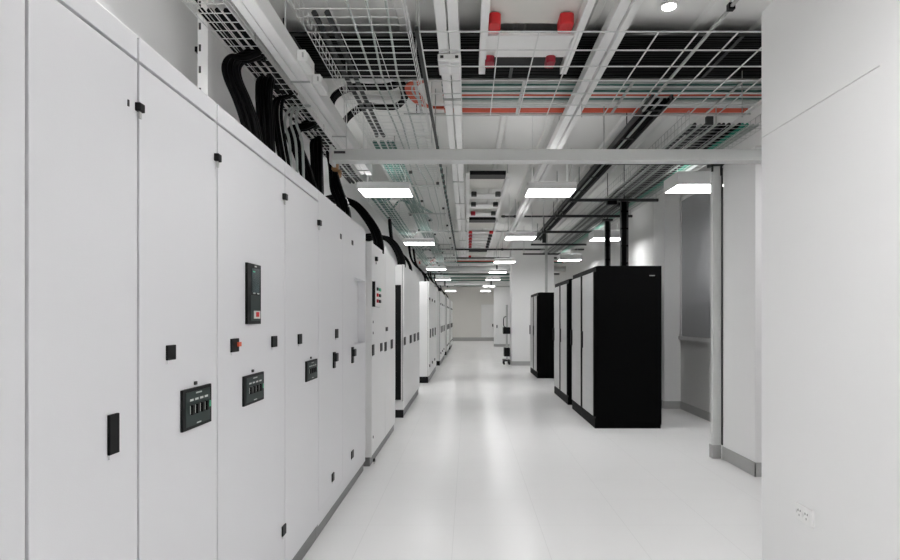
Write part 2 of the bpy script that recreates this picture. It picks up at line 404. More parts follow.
def riser(x, y, z0, z1, w, label, cab='cable'):
    c = thing('cable_riser', label, 'cable riser', (x, y, z0))
    MB().box(x-w/2, x-w/2+.015, y-.03, y+.03, z0, z1).box(x+w/2-.015, x+w/2, y-.03, y+.03, z0, z1).build('side_rail', 'strut', c)
    m = MB()
    n = 5
    for k in range(n): 
        xx = x-w/2+.02+(w-.04)*(k+.5)/n
        m.tube([(xx, y, z0), (xx+.004, y+.01, (z0+z1)/2), (xx, y, z1)], (w-.04)/n/2*1.05, 6)
    m.build('cable_bunch', cab, c)
    z = z0+.1
    while z < z1: B(x-w/2, x+w/2, y-.035, y-.025, z, z+.02).build('rung', 'rack', c); z += .25
    MB().box(x-w/2-.04, x+w/2+.04, y-.05, y+.05, z1-.03, z1).box(x-.005, x+.005, y-.005, y+.005, z1, CEIL).build('hanger', 'strut', c)
riser(2.27, 8.72, HR+.0, 3.17, .11, 'thick black cable riser rising from the top of the front racks')
riser(2.43, 10.45, HR-.03, 3.17, .09, 'thinner black cable riser rising from the middle racks')
c = thing('support_post', 'slim steel post with black head standing on the far racks', 'post', (1.93, 14.8, HR-.07))
MB().box(1.90, 1.96, 14.78, 14.84, HR-.07, 3.55).build('post', 'galv', c)
MB().box(1.83, 1.92, 14.76, 14.78, 3.3, 3.62).box(1.86, 1.88, 14.765, 14.775, 3.62, CEIL).build('head', 'strut', c)

# server lift trolley beside the wide column
c = thing('server_lift', 'slim black lift trolley parked against the wide column', 'trolley', (1.22, 18.9, 0))
MB().box(1.20, 1.25, 18.75, 18.80, .12, 1.86).box(1.20, 1.25, 19.0, 19.05, .12, 1.86).box(1.20, 1.25, 18.75, 19.05, 1.80, 1.86).build('mast', 'galv', c)
MB().box(1.10, 1.32, 18.72, 19.08, .95, 1.16).build('carriage', 'black', c, .01)
MB().box(1.13, 1.31, 18.70, 19.1, .25, .52).build('battery_box', 'black', c, .01)
MB().box(1.10, 1.30, 18.6, 19.1, .10, .15).build('base', 'strut', c)
for yy in (18.64, 19.06):
    for xx in (1.12, 1.28):
        MB().tube([(xx-.02, yy, .06), (xx+.02, yy, .06)], .06, 12).build('wheel', 'black', c)
MB().tube(curve([(1.22, 18.78, 1.5), (1.12, 18.74, 1.45), (1.12, 18.74, 1.2), (1.2, 18.78, 1.16)]), .015).build('handle', 'black', c)

# ------------------------------------------------------------------ power outlet on the near partition
c = thing('power_outlet', 'white double power socket low on the near right partition', 'power outlet', (W, 3.035, .45))
oy0, oy1, oz0, oz1 = 2.928, 3.078, .425, .507
B(W-.014, W, oy0, oy1, oz0, oz1).build('cover_plate', 'white', c, .003)
for k in range(2):
    yc = oy0+(.3+.42*k)*(oy1-oy0); zc = (oz0+oz1)/2
    s = B(W-.0165, W-.014, yc-.022, yc+.022, zc-.03, zc+.03).build('socket', 'white', c, .001)
    MB().box(W-.0172, W-.0165, yc-.012, yc-.007, zc+.005, zc+.016).box(W-.0172, W-.0165, yc+.007, yc+.012, zc+.005, zc+.016).box(W-.0172, W-.0165, yc-.002, yc+.002, zc-.018, zc-.007).build('pin_holes', 'gap', s)
    B(W-.019, W-.014, yc+.024, yc+.03, zc-.008, zc+.008).build('switch', 'white', c)

# narrow steel column next to the pier
c = thing('steel_column', 'narrow grey steel column standing against the white pier wall', 'column', (2.57, 6.27, 0))
B(2.53, 2.618, 6.20, 6.262, 0, 3.02).build('shaft', 'beam', c, .004)
MB().box(2.505, 2.64, 6.18, 6.29, 3.02, 3.08).box(2.512, 2.53, 6.185, 6.2, 2.96, 3.02).box(2.605, 2.62, 6.185, 6.2, 2.92, 3.02).build('cap_bracket', 'strut', c)
B(2.52, 2.612, 6.19, 6.27, 0, .138).build('base_collar', 'skirt', c)
B(2.619, 2.627, 6.18, 6.25, .14, 3.0).build('joint_strip', 'gap', c)

# ------------------------------------------------------------------ overhead: steel beam
def rods(parent, pts, z0, r=.005, mat='strut', name='hanger_rod'):
    for (x, y) in pts: MB().tube([(x, y, z0), (x, y, CEIL)], r, 6).build(name, mat, parent)
c = thing('steel_beam', 'long pale grey beam crossing overhead from the cabinets to the pier', 'beam', (.7, 5.4, 2.86))
b = MB().box(-1.22, 3.2, 5.38, 5.47, 2.882, 2.965).box(-1.22, 3.2, 5.36, 5.49, 2.858, 2.882)
b.build('girder', 'beam', c, .003)
MB().box(-1.235, -1.21, 5.34, 5.5, 2.83, 2.99).build('end_plate', 'beam', c)
MB().box(-1.20, -1.1, 5.37, 5.38, 2.925, 2.945).build('end_slot', 'gap', c)
rods(c, [(-1.1, 5.43), (3.0, 5.43)], 2.96, .006, 'wire')

# ------------------------------------------------------------------ ceiling lights
LZ = 3.0
def light(x0, x1, y, d, label, hh=.085):
    c = thing('ceiling_light', label, 'ceiling light', ((x0+x1)/2, y+d/2, LZ), 'suspended light panels')
    MB().box(x0, x1, y, y+d, LZ+.012, LZ+hh).box(x0, x0+.012, y, y+d, LZ, LZ+.012).box(x1-.012, x1, y, y+d, LZ, LZ+.012).box(x0, x1, y, y+.012, LZ, LZ+.012).box(x0, x1, y+d-.012, y+d, LZ, LZ+.012).build('housing', 'white', c)
    B(x0+.012, x1-.012, y+.012, y+d-.012, LZ+.002, LZ+.012).build('diffuser', 'led', c)
    B(x0+.03, x1-.03, y+.03, y+d-.03, LZ+hh, LZ+hh+.006).build('added_top_glow', 'top_fill', c)  # invented glowing top, added because the ceiling came out too dark
    for xx in (x0+.08, x1-.08): MB().tube([(xx, y+d/2, LZ+hh), (xx, y+d/2, CEIL)], .003, 5).build('hanger_rod', 'wire', c)
rows = {'above the left cabinets': (-1.33, -.70, (7.2, 12.3, 18.9, 24.2, 29.5, 34.5), .085), 'over the middle of the aisle': (.72, 1.31, (7.2, 11.4, 16.4, 20.2, 24.2, 29, 34.5), .085),
        'on the right by the racks': (2.43, 3.03, (6.95, 11.6, 15.9), .15)}
for nm, (x0, x1, ys, hh) in rows.items():
    for k, y in enumerate(ys):
        light(x0, x1, y, .5, '%s light panel past the beam in the row %s' % (ORD[k], nm), hh)
light(-1.33, -.70, 2.2, .5, 'light panel before the beam, in the row above the left cabinets')
light(-1.33, -.70, -2.0, .5, 'light panel behind the photographer, in the row above the left cabinets')
light(.40, 1.0, 1.4, .5, 'light panel before the beam, in the row over the middle of the aisle')
light(.40, 1.0, -2.0, .5, 'light panel behind the photographer, in the row over the middle of the aisle')
light(2.6, 3.2, 4.0, .5, 'unseen added light panel in the bay behind the near right partition')  # hidden fill panel, added to light the floor and pier
c = thing('downlight', 'round recessed downlight glowing in the ceiling before the black cables', 'downlight', (1.615, 4.82, CEIL-.02))
m = MB(); m.tube([(1.615, 4.82, CEIL-.02), (1.615, 4.82, CEIL)], .062, 20); m.build('trim_ring', 'white', c)
m = MB(); m.tube([(1.615, 4.82, CEIL-.028), (1.615, 4.82, CEIL-.02)], .05, 20); m.build('lens', 'spot', c)

# ------------------------------------------------------------------ overhead trays
def basket(name, label, cat, x0, x1, y0, y1, z, hgt, sx, sy, r=.0035, mat='wire', hang=None, far_sy=None):
    c = thing(name, label, cat, ((x0+x1)/2, (y0+y1)/2, z))
    m = MB(); n = max(1, round((x1-x0)/sx))
    for k in range(n+1):
        x = x0+(x1-x0)*k/n; m.tube([(x, y0, z), (x, y1, z)], r, 4, False)
    if hgt:
        for q in (.5, 1.0):
            for x in (x0, x1): m.tube([(x, y0, z+hgt*q), (x, y1, z+hgt*q)], r, 4, False)
    m.build('long_wires', mat, c)
    m = MB(); y = y0
    while y <= y1+1e-6:
        if hgt: m.tube([(x0, y, z+hgt), (x0, y, z+.006), (x1, y, z+.006), (x1, y, z+hgt)], r, 4, False)
        else: m.tube([(x0, y, z+.006), (x1, y, z+.006)], r, 4, False)
        y += sy
    m.build('cross_wires', mat, c)
    for (x, y) in (hang or []):
        MB().tube([(x, y, z-.01), (x, y, CEIL)], .004, 5).build('hanger_rod', 'galv', c)
    return c
def trapeze(parent, y, x0, x1, z, mt='strut', h=.04):
    MB().box(x0, x1, y-.02, y+.02, z-h-.004, z-.004).build('trapeze_bar', mt, parent)
    MB().tube([(x0+.03, y, z-.05), (x0+.03, y, CEIL)], .006, 5).tube([(x1-.03, y, z-.05), (x1-.03, y, CEIL)], .006, 5).build('hanger_rod', 'galv', parent)

ZL = 3.12
bl = basket('wire_basket_tray', 'wire basket tray full of black cables directly above the near cabinets', 'cable tray', -1.50, -1.29, 1.2, 7.15, ZL, .07, .05, .1, .003,
            hang=[(-1.49, 2.2), (-1.49, 4.2), (-1.49, 6.2)])
bl2 = basket('wire_basket_tray', 'wire basket tray over the far cabinets past the end of the white trunking', 'cable tray', -1.50, -1.05, 8.0, 30, 3.2, .07, .075, .2, .004,
            hang=[(-1.49, y) for y in (9, 13, 17, 21, 25, 29)])
# white trunking alongside with tap-off boxes
c = thing('cable_trunking', 'white double trunking running diagonally above the near cabinets', 'trunking', (-1.2, 4.3, 3.15))
B(-1.140-.075, -1.140, 1.2, 7.15, 3.15, 3.27).build('trunk', 'white', c, .006)
B(-1.268, -1.220, 1.2, 7.1, 3.15, 3.23).build('trunk', 'white', c, .004)
for y in (3.0, 4.3, 5.6, 6.9): MB().box(-1.272, -1.136, y, y+.02, 3.142, 3.15).build('joint_clip', 'galv', c)
rods(c, [(-1.218, 2.4), (-1.218, 4.0), (-1.218, 5.9), (-1.218, 7.0)], 3.22, .005, 'wire')
for (y, lab) in ((3.98, 'nearer'), (4.38, 'farther')):
    t = thing('tap_off_box', 'white tap-off box on the diagonal trunking, %s of the two' % lab, 'junction box', (-1.09, y, 3.16), 'tap-off boxes on the trunking')
    MB().box(-1.138, -1.078, y, y+.24, 3.158, 3.235).build('box', 'white', t, .010)
    MB().box(-1.10, -1.09, y-.01, y, 3.18, 3.21).build('cable_gland', 'galv', t)
    MB().box(-1.078, -1.073, y+.03, y+.21, 3.17, 3.225).build('cover', 'cab2', t)

bA = basket('wire_basket_tray', 'wide wire basket tray running down the aisle left of the centre trunking', 'cable tray', -1.04, -.39, 3.0, 29, 3.30, .13, .2, .1, .003,
            hang=[(-.38, y) for y in (4.4, 6.3)])
for k in range(22):
    y = 6.9+k*.62; x = (-1.02, -.72, -.41)[k % 3]
    MB().box(x-.02, x+.02, y-.02, y+.02, 3.262, 3.292).build('clamp', 'strut', bA)
for y in (8.3, 10.5, 12.7, 14.9, 17.1, 19.3, 21.5, 23.7, 25.9, 28.1): trapeze(bA, y, -1.045, -.385, 3.292, 'galv', .02)
grid = basket('wire_mesh_panel', 'large suspended wire mesh panel below the crossing black cables', 'mesh panel', -.33, 2.66, 4.1, 5.8, 3.40, 0, .28, .283, .0055,
            hang=[(-.33, 4.1), (1.1, 5.8), (2.65, 5.8)])
# heavier strut in the mesh with a clamp and drop rod
c = thing('strut_rail', 'heavier pale strut rail running diagonally through the mesh panel', 'strut', (1.66, 4.7, 3.41))
MB().box(1.654, 1.673, 3.2, 5.7, 3.410, 3.425).build('rail', 'galv', c)
MB().box(1.645, 1.685, 3.78, 3.82, 3.40, 3.44).build('clamp', 'black', c)
MB().tube([(1.664, 3.80, 3.44), (1.664, 3.80, CEIL)], .006, 6).build('drop_rod', 'galv', c)

# centre twin trunking
c = thing('busbar_trunking', 'white twin busbar trunking running down the centre of the ceiling', 'trunking', (-.14, 16, 3.5))
B(-.225, -.150, 3.2, 30, 3.50, 3.60).build('trunk', 'white', c, .006)
B(-.140, -.064, 3.2, 30, 3.50, 3.60).build('trunk', 'white', c, .006)
for k in range(14): MB().box(-.23, -.06, 5.6+k*1.7, 5.64+k*1.7, 3.492, 3.62).build('joint_clip', 'galv', c)
rods(c, [(-.145, y) for y in (3.6, 7, 11, 15, 19, 23, 27)], 3.60, .006, 'galv')
t = thing('junction_box', 'clear white junction box under the centre trunking', 'junction box', (-.145, 4.7, 3.43))
MB().box(-.235, -.055, 4.64, 4.93, 3.44, 3.498).build('box', 'white', t, .01)
MB().box(-.22, -.155, 4.68, 4.88, 3.433, 3.44).box(-.135, -.07, 4.68, 4.88, 3.433, 3.44).build('cover_window', 'cab2', t)
MB().box(-.215, -.19, 4.635, 4.64, 3.46, 3.48).box(-.10, -.075, 4.635, 4.64, 3.46, 3.48).build('cover_screw', 'gap', t)

# diagonal-looking white channel right of centre
c = thing('cable_trunking', 'broad white channel running down the ceiling right of the red clamps', 'trunking', (1.08, 9, 3.55))
B(1.010, 1.085, 3.0, 16.5, 3.55, 3.64).build('channel', 'white', c, .004)
B(1.105, 1.163, 3.0, 16.5, 3.55, 3.62).build('channel', 'white', c, .004)
B(1.086, 1.104, 3.0, 16.5, 3.585, 3.61).build('groove', 'beam', c)
rods(c, [(1.095, y) for y in (3.5, 7.2, 10, 13, 16)], 3.60, .006, 'galv')

# hanging frames with clamps
def frame(x0, x1, y0, y1, z, plates, clamps, label, band=None):
    c = thing('ceiling_cassette', label, 'ceiling unit', ((x0+x1)/2, (y0+y1)/2, z))
    B(x0, x0+.055, y0, y1, z-.03, z+.05).build('side_rail', 'white', c, .004)
    B(x1-.055, x1, y0, y1, z-.03, z+.05).build('side_rail', 'white', c, .004)
    for (a, bb, zz, mt) in plates:
        B(x0+.056, x1-.056, a, bb, z+zz, z+zz+.02).build('cross_plate', mt, c)
    for (x, y, zz, mt, s) in clamps:
        sx, sy, sz = s
        MB().prism([(x-sx/2, y-sy/2+.02), (x-sx/2+.02, y-sy/2), (x+sx/2-.02, y-sy/2), (x+sx/2, y-sy/2+.02), (x+sx/2, y+sy/2), (x-sx/2, y+sy/2)], 'z', z+zz-sz, z+zz).build('clamp', mt, c, .008)
    if band:
        B(x0+.056, x1-.056, band[0], band[1], z+.03, z+.09).build('black_band', 'black', c)
    rods(c, [(x0+.028, y0+.1), (x0+.028, y1-.1), (x1-.028, y0+.1), (x1-.028, y1-.1)], z+.05, .006, 'galv')
    return c
zU = 3.55
frame(.09, .835, 3.3, 5.1, zU, [(3.3, 4.40, .06, 'cream'), (4.42, 4.46, -.02, 'white'), (4.46, 4.83, .0, 'white')],
      [(.19, 4.30, .055, 'red', (.085, .16, .08)), (.70, 4.30, .055, 'red', (.10, .16, .08)), (.175, 4.86, .01, 'reddark', (.075, .14, .06)), (.665, 4.86, .01, 'reddark', (.075, .14, .06))],
      'nearest white ceiling frame with four bright red clamps', (4.84, 5.08))
cl2 = []
for (y, a, bb) in ((10.0, 'strut', 'strut'), (10.9, 'strut', 'strut'), (11.85, 'reddark', 'strut')):
    cl2 += [(.10, y, -.0, a, (.09, .12, .07)), (.50, y, -.0, bb, (.09, .12, .07))]
frame(-.03, .62, 8.9, 12.4, zU, [(9.2, 9.95, .04, 'cream'), (10.1, 10.5, -.02, 'white'), (10.6, 10.85, .04, 'cream'), (11.0, 11.4, -.02, 'white'), (11.5, 11.8, .04, 'cream'), (11.95, 12.3, -.02, 'white')], cl2,
      'white ceiling frame just beyond the beam with dark clamps', (8.92, 9.2))
cl3 = []
for k in range(6):
    cl3 += [(.06, 14.5+k*.6, 0, 'red' if k % 2 == 0 else 'reddark', (.09, .14, .06)), (.56, 14.5+k*.6, 0, 'red' if k == 0 else 'strut', (.09, .14, .06))]
frame(-.03, .66, 13.0, 18.3, zU, [(13.4, 14.3, .04, 'cream')]+[(14.55+k*.6, 14.85+k*.6, -.01, 'white') for k in range(6)], cl3,
      'ladder-like white ceiling frame farther off with a column of red clamps', (13.02, 13.4))
cl4 = [(.06, 20.2, 0, 'red', (.09, .14, .06))]
frame(-.03, .66, 19.0, 23.5, zU, [(19.4+k*.9, 19.9+k*.9, -.01, 'cream') for k in range(5)], cl4, 'farthest cream ceiling frame above the far end of the aisle', (19.02, 19.35))

# crossing ladder trays and their cables
ZC = 3.83
def ladder(x0, x1, y0, y1, z, label, rung=.5, mat='galv'):
    c = thing('cable_ladder', label, 'cable ladder', ((x0+x1)/2, (y0+y1)/2, z))
    MB().box(x0, x1, y0-.012, y0, z-.004, z+.012).build('side_rail', mat, c)
    MB().box(x0, x1, y1, y1+.012, z-.004, z+.012).build('side_rail', mat, c)
    x = x0+.2
    while x < x1: B(x, x+.03, y0, y1, z-.010, z-.001).build('rung', mat, c); x += rung
    rods(c, [(x0+.15, y0-.01), (x0+.15, y1+.01), ((x0+x1)/2, y0-.01), ((x0+x1)/2, y1+.01), (x1-.1, y0-.01), (x1-.1, y1+.01)], z+.02, .006, 'strut')
    return c
ladder(-1.70, 3.3, 5.05, 5.94, ZC, 'cable ladder crossing the room loaded with black cables', 1.9, 'strut')
ladder(-.75, 3.3, 6.0, 7.0, ZC, 'cable ladder crossing the room with red, green and white cables', 1.1, 'galv')
n = 25
for k in range(n):
    y = 5.075+(5.915-5.075)*k/(n-1); z = ZC+.017
    pts = [(x, y+R.uniform(-.004, .004), z+(0 if i % 2 == 0 else R.uniform(0, .006))) for i, x in enumerate((-1.68, -1.2, -.6, 0, .6, 1.2, 1.8, 2.4, 3.25))]
    tag(MB().tube(pts, .0185, 6).build('power_cable', 'cable'), 'one of the parallel black cables crossing on the overhead ladder', 'cable', 'black cables crossing on the ladder')
colr = [(5.97, 'cable', .014, 'black'), (6.02, 'greyc', .02, 'grey'), (6.08, 'teal', .014, 'teal'), (6.13, 'whitec', .024, 'white'), (6.19, 'greyc', .022, 'grey'), (6.25, 'teal', .012, 'teal'), (6.30, 'whitec', .022, 'white'),
        (6.36, 'orange', .013, 'red'), (6.41, 'whitec', .022, 'white'), (6.47, 'teal', .016, 'dark teal'), (6.53, 'greyc', .022, 'grey'), (6.59, 'whitec', .026, 'white'), (6.66, 'whitec', .026, 'white'), (6.73, 'whitec', .02, 'white'),
        (6.79, 'orange', .018, 'red'), (6.835, 'orange', .018, 'red'), (6.88, 'orange', .016, 'red')]
seen = {}
for (y, mt, r, cn) in colr:
    y += .075
    s = seen.get(cn, 0); seen[cn] = s+1
    pts = [(x, y+R.uniform(-.008, .008), ZC+r+.001) for x in (-.27, -.1, .3, .8, 1.3, 1.8, 2.3, 3.2)]
    tot = sum(1 for q in colr if q[3] == cn)
    if cn == 'red': lab = ('thin red cable between green ones on the crossing ladder', 'red cable in the bright red strip along the far rail of the crossing ladder')[min(s, 1)]; g = None if s == 0 else 'bright red strip of cables'
    else: lab = '%s cable lying on the crossing ladder beside the red cables' % cn if tot > 1 else 'single %s cable lying on the crossing ladder of red and white cables' % cn; g = '%s cables on the crossing ladder' % cn if tot > 1 else None
    tag(MB().tube(pts, r, 6).build('data_cable', mt), lab, 'cable', g)
# black loops and the orange bend at the left end of that ladder
for k in range(4):
    y = 6.22+.035*k
    pts = curve([(-1.45, y, 3.55), (-1.40, y, 3.76), (-1.22, y, ZC+.03), (-1.0, y, ZC+.03), (-.86, y, ZC+.035), (-.75, y-.02, ZC+.06), (-.72, y-.12, ZC+.07)])
    tag(MB().tube(pts, .018, 6).build('power_cable', 'cable'), 'black cable in the nearer short loop left of the red bend', 'cable', 'black cables of the nearer short loop')
    y = 6.79+.035*k
    pts = curve([(-1.45, y, 3.50), (-1.40, y, 3.70), (-1.20, y, ZC+.03), (-1.0, y, ZC+.03), (-.84, y, ZC+.03), (-.74, y-.08, ZC+.06), (-.72+.02*k, y-.3, ZC+.09), (-.74+.02*k, y-.62, ZC+.09)])
    tag(MB().tube(pts, .018, 6).build('power_cable', 'cable'), 'black cable in the farther short loop left of the red bend', 'cable', 'black cables of the farther short loop')
for k in range(6):
    o = .03*k
    pts = curve([(-.18, 6.94-.01*k, ZC+.045), (-.40-o*.3, 6.93-o*.2, ZC+.05), (-.58+o*.5, 6.78-o, ZC+.05), (-.66+o*.7, 6.5-o*.6, ZC+.06), (-.62+o*.7, 6.25, ZC+.06), (-.42, 6.12+o*.3, ZC+.06), (-.28, 6.10+o*.3, ZC+.06)])
    tag(MB().tube(pts, .014, 6).build('data_cable', 'orange' if k != 3 else 'greyc'), 'red cable looping back at the left end of the crossing ladder' if k != 3 else 'grey cable among the red ones looping at the ladder end', 'cable', 'cables of the red loop' if k != 3 else None)

# risers of black cable behind the left cabinets
def riser_bundle(n, top, path, r, label, grp, spread=(.034, .0, .0)):
    for k in range(n):
        a, bq = k % 3, k // 3
        ox = (a-1)*spread[0]; oy = bq*2*r*.98
        pts = [(x+ox*(1 if i < len(path)-2 else .0), y+oy + (ox if i >= len(path)-2 else 0), z + (ox if i == len(path)-2 else 0)) for i, (x, y, z) in enumerate(path)]
        tag(MB().tube(curve(pts, 6), r, 6).build('power_cable', 'cable'), label, 'cable', grp)
TZ = 2.28
def R1(px, py, Y): return ((px-VX)*Y/F, Y, EYE-(py-VY)*Y/F)
riser_bundle(6, 0, [(-1.29, 3.7, 2.26), (-1.31, 3.7, 2.45), (-1.35, 3.7, 2.65), (-1.40, 3.7, 2.80), (-1.455, 3.7, 2.93), (-1.465, 3.7, 3.01), (-1.425, 3.7, 3.06), (-1.36, 3.7, 3.075), (-1.28, 3.72, 3.08)], .019,
             'black cable in the first riser bundle, bending nearest the wall post', 'first cable riser over the cabinets', (.034, 0, 0))
riser_bundle(6, 0, [(-1.38, 4.1, 2.26), (-1.38, 4.1, 2.5), (-1.39, 4.1, 2.8), (-1.40, 4.1, 2.98), (-1.40, 4.14, 3.10), (-1.40, 4.3, 3.155), (-1.40, 4.7, 3.155)], .018,
             'black cable in the straight riser bundle beside the first bend', 'second cable riser over the cabinets', (.036, 0, 0))
riser_bundle(4, 0, [(-1.36, 4.5, 2.26), (-1.36, 4.5, 2.5), (-1.40, 4.5, 2.75), (-1.43, 4.5, 2.95), (-1.42, 4.5, 3.08), (-1.36, 4.52, 3.14), (-1.30, 4.54, 3.15)], .013,
             'thin black cable in the third riser over the display cabinet', 'third cable riser over the cabinets', (.03, 0, 0))
for k in range(3):
    pts = curve([(-1.30-.05*k, 4.75, 2.26), (-1.31-.05*k, 4.75, 2.8), (-1.36-.045*k, 4.75, 3.0), (-1.34-.03*k, 4.77, 3.12), (-1.26, 4.8, 3.148)])
    tag(MB().tube(pts, .011, 6).build('data_cable', 'greyc'), 'thin grey conduit arching up beside the black risers', 'cable', 'grey conduits over the cabinets')
riser_bundle(6, 0, [(-1.27, 5.04, 2.26), (-1.30, 5.04, 2.45), (-1.36, 5.04, 2.66), (-1.42, 5.04, 2.83), (-1.47, 5.04, 2.94), (-1.48, 5.04, 3.0), (-1.44, 5.04, 3.055), (-1.37, 5.05, 3.075), (-1.29, 5.06, 3.08)], .019,
             'black cable in the curved bundle bending over before the beam', 'fourth cable riser over the cabinets', (.034, 0, 0))
riser_bundle(6, 0, [(-1.37, 5.45, 2.26), (-1.37, 5.45, 2.6), (-1.38, 5.45, 2.9), (-1.39, 5.48, 3.05), (-1.40, 5.6, 3.14), (-1.40, 5.9, 3.155)], .018,
             'black cable in the straight bundle rising at the beam end', 'fifth cable riser over the cabinets', (.036, 0, 0))
riser_bundle(6, 0, [(-1.24, 6.05, 2.15), (-1.24, 6.05, 2.4), (-1.27, 6.05, 2.6), (-1.33, 6.05, 2.75), (-1.38, 6.05, 3.0), (-1.42, 6.1, 3.15)], .022,
             'black cable in the thick bundle under the beam end', 'sixth cable riser over the cabinets', (.042, 0, 0))
riser_bundle(6, 0, [(-.985, 6.6, 2.16), (-.985, 6.6, 2.25), (-1.02, 6.6, 2.40), (-1.11, 6.6, 2.55), (-1.22, 6.62, 2.68), (-1.33, 6.65, 2.75), (-1.50, 6.7, 2.78), (-1.68, 6.72, 2.78)], .021,
             'black cable curving onto the stepped-out cabinet with push buttons', 'seventh cable riser over the cabinets', (.036, 0, 0))
riser_bundle(6, 0, [(-.985, 8.85, 2.20), (-.985, 8.85, 2.28), (-1.02, 8.87, 2.40), (-1.10, 8.9, 2.54), (-1.20, 8.95, 2.63), (-1.32, 9.0, 2.67), (-1.5, 9.05, 2.67), (-1.68, 9.05, 2.66)], .024,
             'black cable curving onto the black-sided cabinet', 'eighth cable riser over the cabinets', (.04, 0, 0))
for j, (Y, X) in enumerate(((10.3, -.99), (13.7, -.98), (14.9, -.98), (19.6, -.95), (21.0, -.95), (23.6, -.93), (28, -.92))):
    top = 2.22 if Y < 12 else 2.265
    for k in range(4):
        o = .05*k
        pts = curve([(X, Y+o, top-.02), (X-.01, Y+o, top+.12), (X-.10, Y+o+.05, top+.28), (X-.25, Y+o+.12, top+.42), (X-.36, Y+o+.25, top+.62), (X-.42, Y+o+.4, 3.24)], 4)
        tag(MB().tube(pts, .024, 6).build('power_cable', 'cable'), 'black cable in the %s far riser past the black-sided cabinet top' % ORD[j], 'cable', '%s far cable riser' % ORD[j])
for (y, z, lab) in ((6.0, 2.93, 'nearer'), (6.14, 2.90, 'farther')):
    t = thing('cable_gland', 'small brown cable fitting under the left beam end, %s of the two' % lab, 'fitting', (-1.33, y, z))
    MB().tube([(-1.33, y, z), (-1.33, y+.02, z+.06)], .035, 10).build('gland_body', 'brass', t)
    MB().tube([(-1.33, y+.02, z+.06), (-1.33, y+.02, 3.13)], .012, 8).build('tail', 'greyc', t)

# cables lying in the left baskets
for k in range(4):
    x = -1.475+.05*k
    pts = [(x+R.uniform(-.008, .008), y, ZL+.02+R.uniform(0, .006)) for y in (3.3, 4, 5, 6, 7, 7.5)]
    tag(MB().tube(pts, .016, 6).build('power_cable', 'cable'), 'black cable lying along the basket beside the near trunking', 'cable', 'black cables lying in the near basket')
def along(name, mt, x, y0, y1, z, r, label, grp=None, jit=.015):
    pts = []; y = y0
    while y < y1: pts.append((x+R.uniform(-jit, jit), y, z+r+R.uniform(0, .004))); y += 1.2
    pts.append((x, y1, z+r))
    return tag(MB().tube(pts, r, 6).build(name, mt), label, 'cable', grp)
for k in range(5): along('data_cable', 'teal', -1.42+.05*k, 8.1, 29.5, 3.212, .018, 'teal cable in the basket over the far cabinets', 'teal cables in the far basket')
for k in range(7): along('data_cable', 'teal', -1.01+.036*k, 6.4, 28.5, 3.312, .016, 'teal cable along the left side of the wide aisle basket', 'teal cables in the aisle basket')
for k in range(2): along('power_cable', 'strut', -.945+.075*k, 3.7, 6.2, 3.312, .02, 'dark green-black cable lying in the near end of the aisle basket', 'dark cables in the near aisle basket')
for k in range(3): along('data_cable', 'greyc', -.72+.1*k, 3.4, 20, 3.312, .008, 'thin grey cable lying loose in the wide aisle basket', 'thin grey cables in the aisle basket', .05)
for k in range(16):
    y = 9.2+k*1.07+R.uniform(-.3, .3)
    if 10.6 < y < 13 or 17.2 < y < 19.6 or 22.6 < y < 24.9: continue
    mt = 'orange' if k in (8, 10, 11) else ('greyc' if k % 5 == 4 else 'teal')
    pts = curve([(-1.30, y, 3.23), (-1.15, y+.05, 3.27+R.uniform(.03, .16)), (-1.06, y+.1, 3.42), (-.95+R.uniform(-.03, .1), y+.25, 3.37), (-.85+R.uniform(-.1, .2), y+.7+R.uniform(0, .4), 3.335), (-.80+R.uniform(-.1, .25), y+1.5, 3.325)], 5)
    nm = {'orange': 'red', 'greyc': 'grey', 'teal': 'teal'}[mt]
    tag(MB().tube(pts, .02, 6).build('data_cable', mt), '%s cable looping from the far cabinet basket across to the aisle basket' % nm, 'cable', '%s cables looping between the left baskets' % nm)
c = thing('cable_duct', 'dark ribbed conduit running down the aisle left of the centre trunking', 'conduit', (-.36, 6, 3.44))
MB().box(-.372, -.345, 4.15, 7.0, 3.44, 3.47).build('conduit', 'strut', c)
rods(c, [(-.358, 4.3), (-.358, 6.6)], 3.47, .006, 'galv')
m = MB()
for k in range(30): m.box(-.375, -.342, 7.05+k*.35, 7.2+k*.35, 3.436, 3.474)
m.build('ribs', 'strut', c)
MB().box(-.366, -.35, 7.0, 24, 3.446, 3.468).build('tail', 'teal', c)
rods(c, [(-.358, 10), (-.358, 16), (-.358, 22)], 3.468, .006, 'galv')

# right-hand trays along the aisle
c = thing('cable_ladder', 'dark cable ladder running down the ceiling left of the racks', 'cable ladder', (1.95, 11, 3.65))
MB().box(1.845, 1.86, 6.0, 17, 3.63, 3.70).build('side_rail', 'strut', c)
MB().box(2.04, 2.055, 6.0, 17, 3.63, 3.70).build('side_rail', 'strut', c)
for k in range(11): MB().box(1.86, 2.04, 6.3+k*1.0, 6.33+k*1.0, 3.63, 3.64).build('rung', 'strut', c)
rods(c, [(1.852, y) for y in (7, 10, 13, 16)]+[(2.048, y) for y in (7, 10, 13, 16)], 3.68, .006, 'strut')
for k in range(5): along('power_cable', 'cable' if k != 2 else 'greyc', 1.88+.035*k, 6.05, 16.9, 3.642, .015, 'black cable on the dark ladder left of the racks' if k != 2 else 'pale grey cable among black ones on the ladder left of the racks', 'black cables on the ladder by the racks' if k != 2 else None, .003)
ZR = 3.23
bR = basket('wire_basket_tray', 'wide wire basket tray above the racks with green and black cables', 'cable tray', 2.05, 2.76, 5.56, 17, ZR, .142, .2, .1, .003, 'galv')
for y in (6.75, 8.9, 10.3, 12.2, 14.3, 16.4): trapeze(bR, y, 1.5, 2.82, ZR-.008)
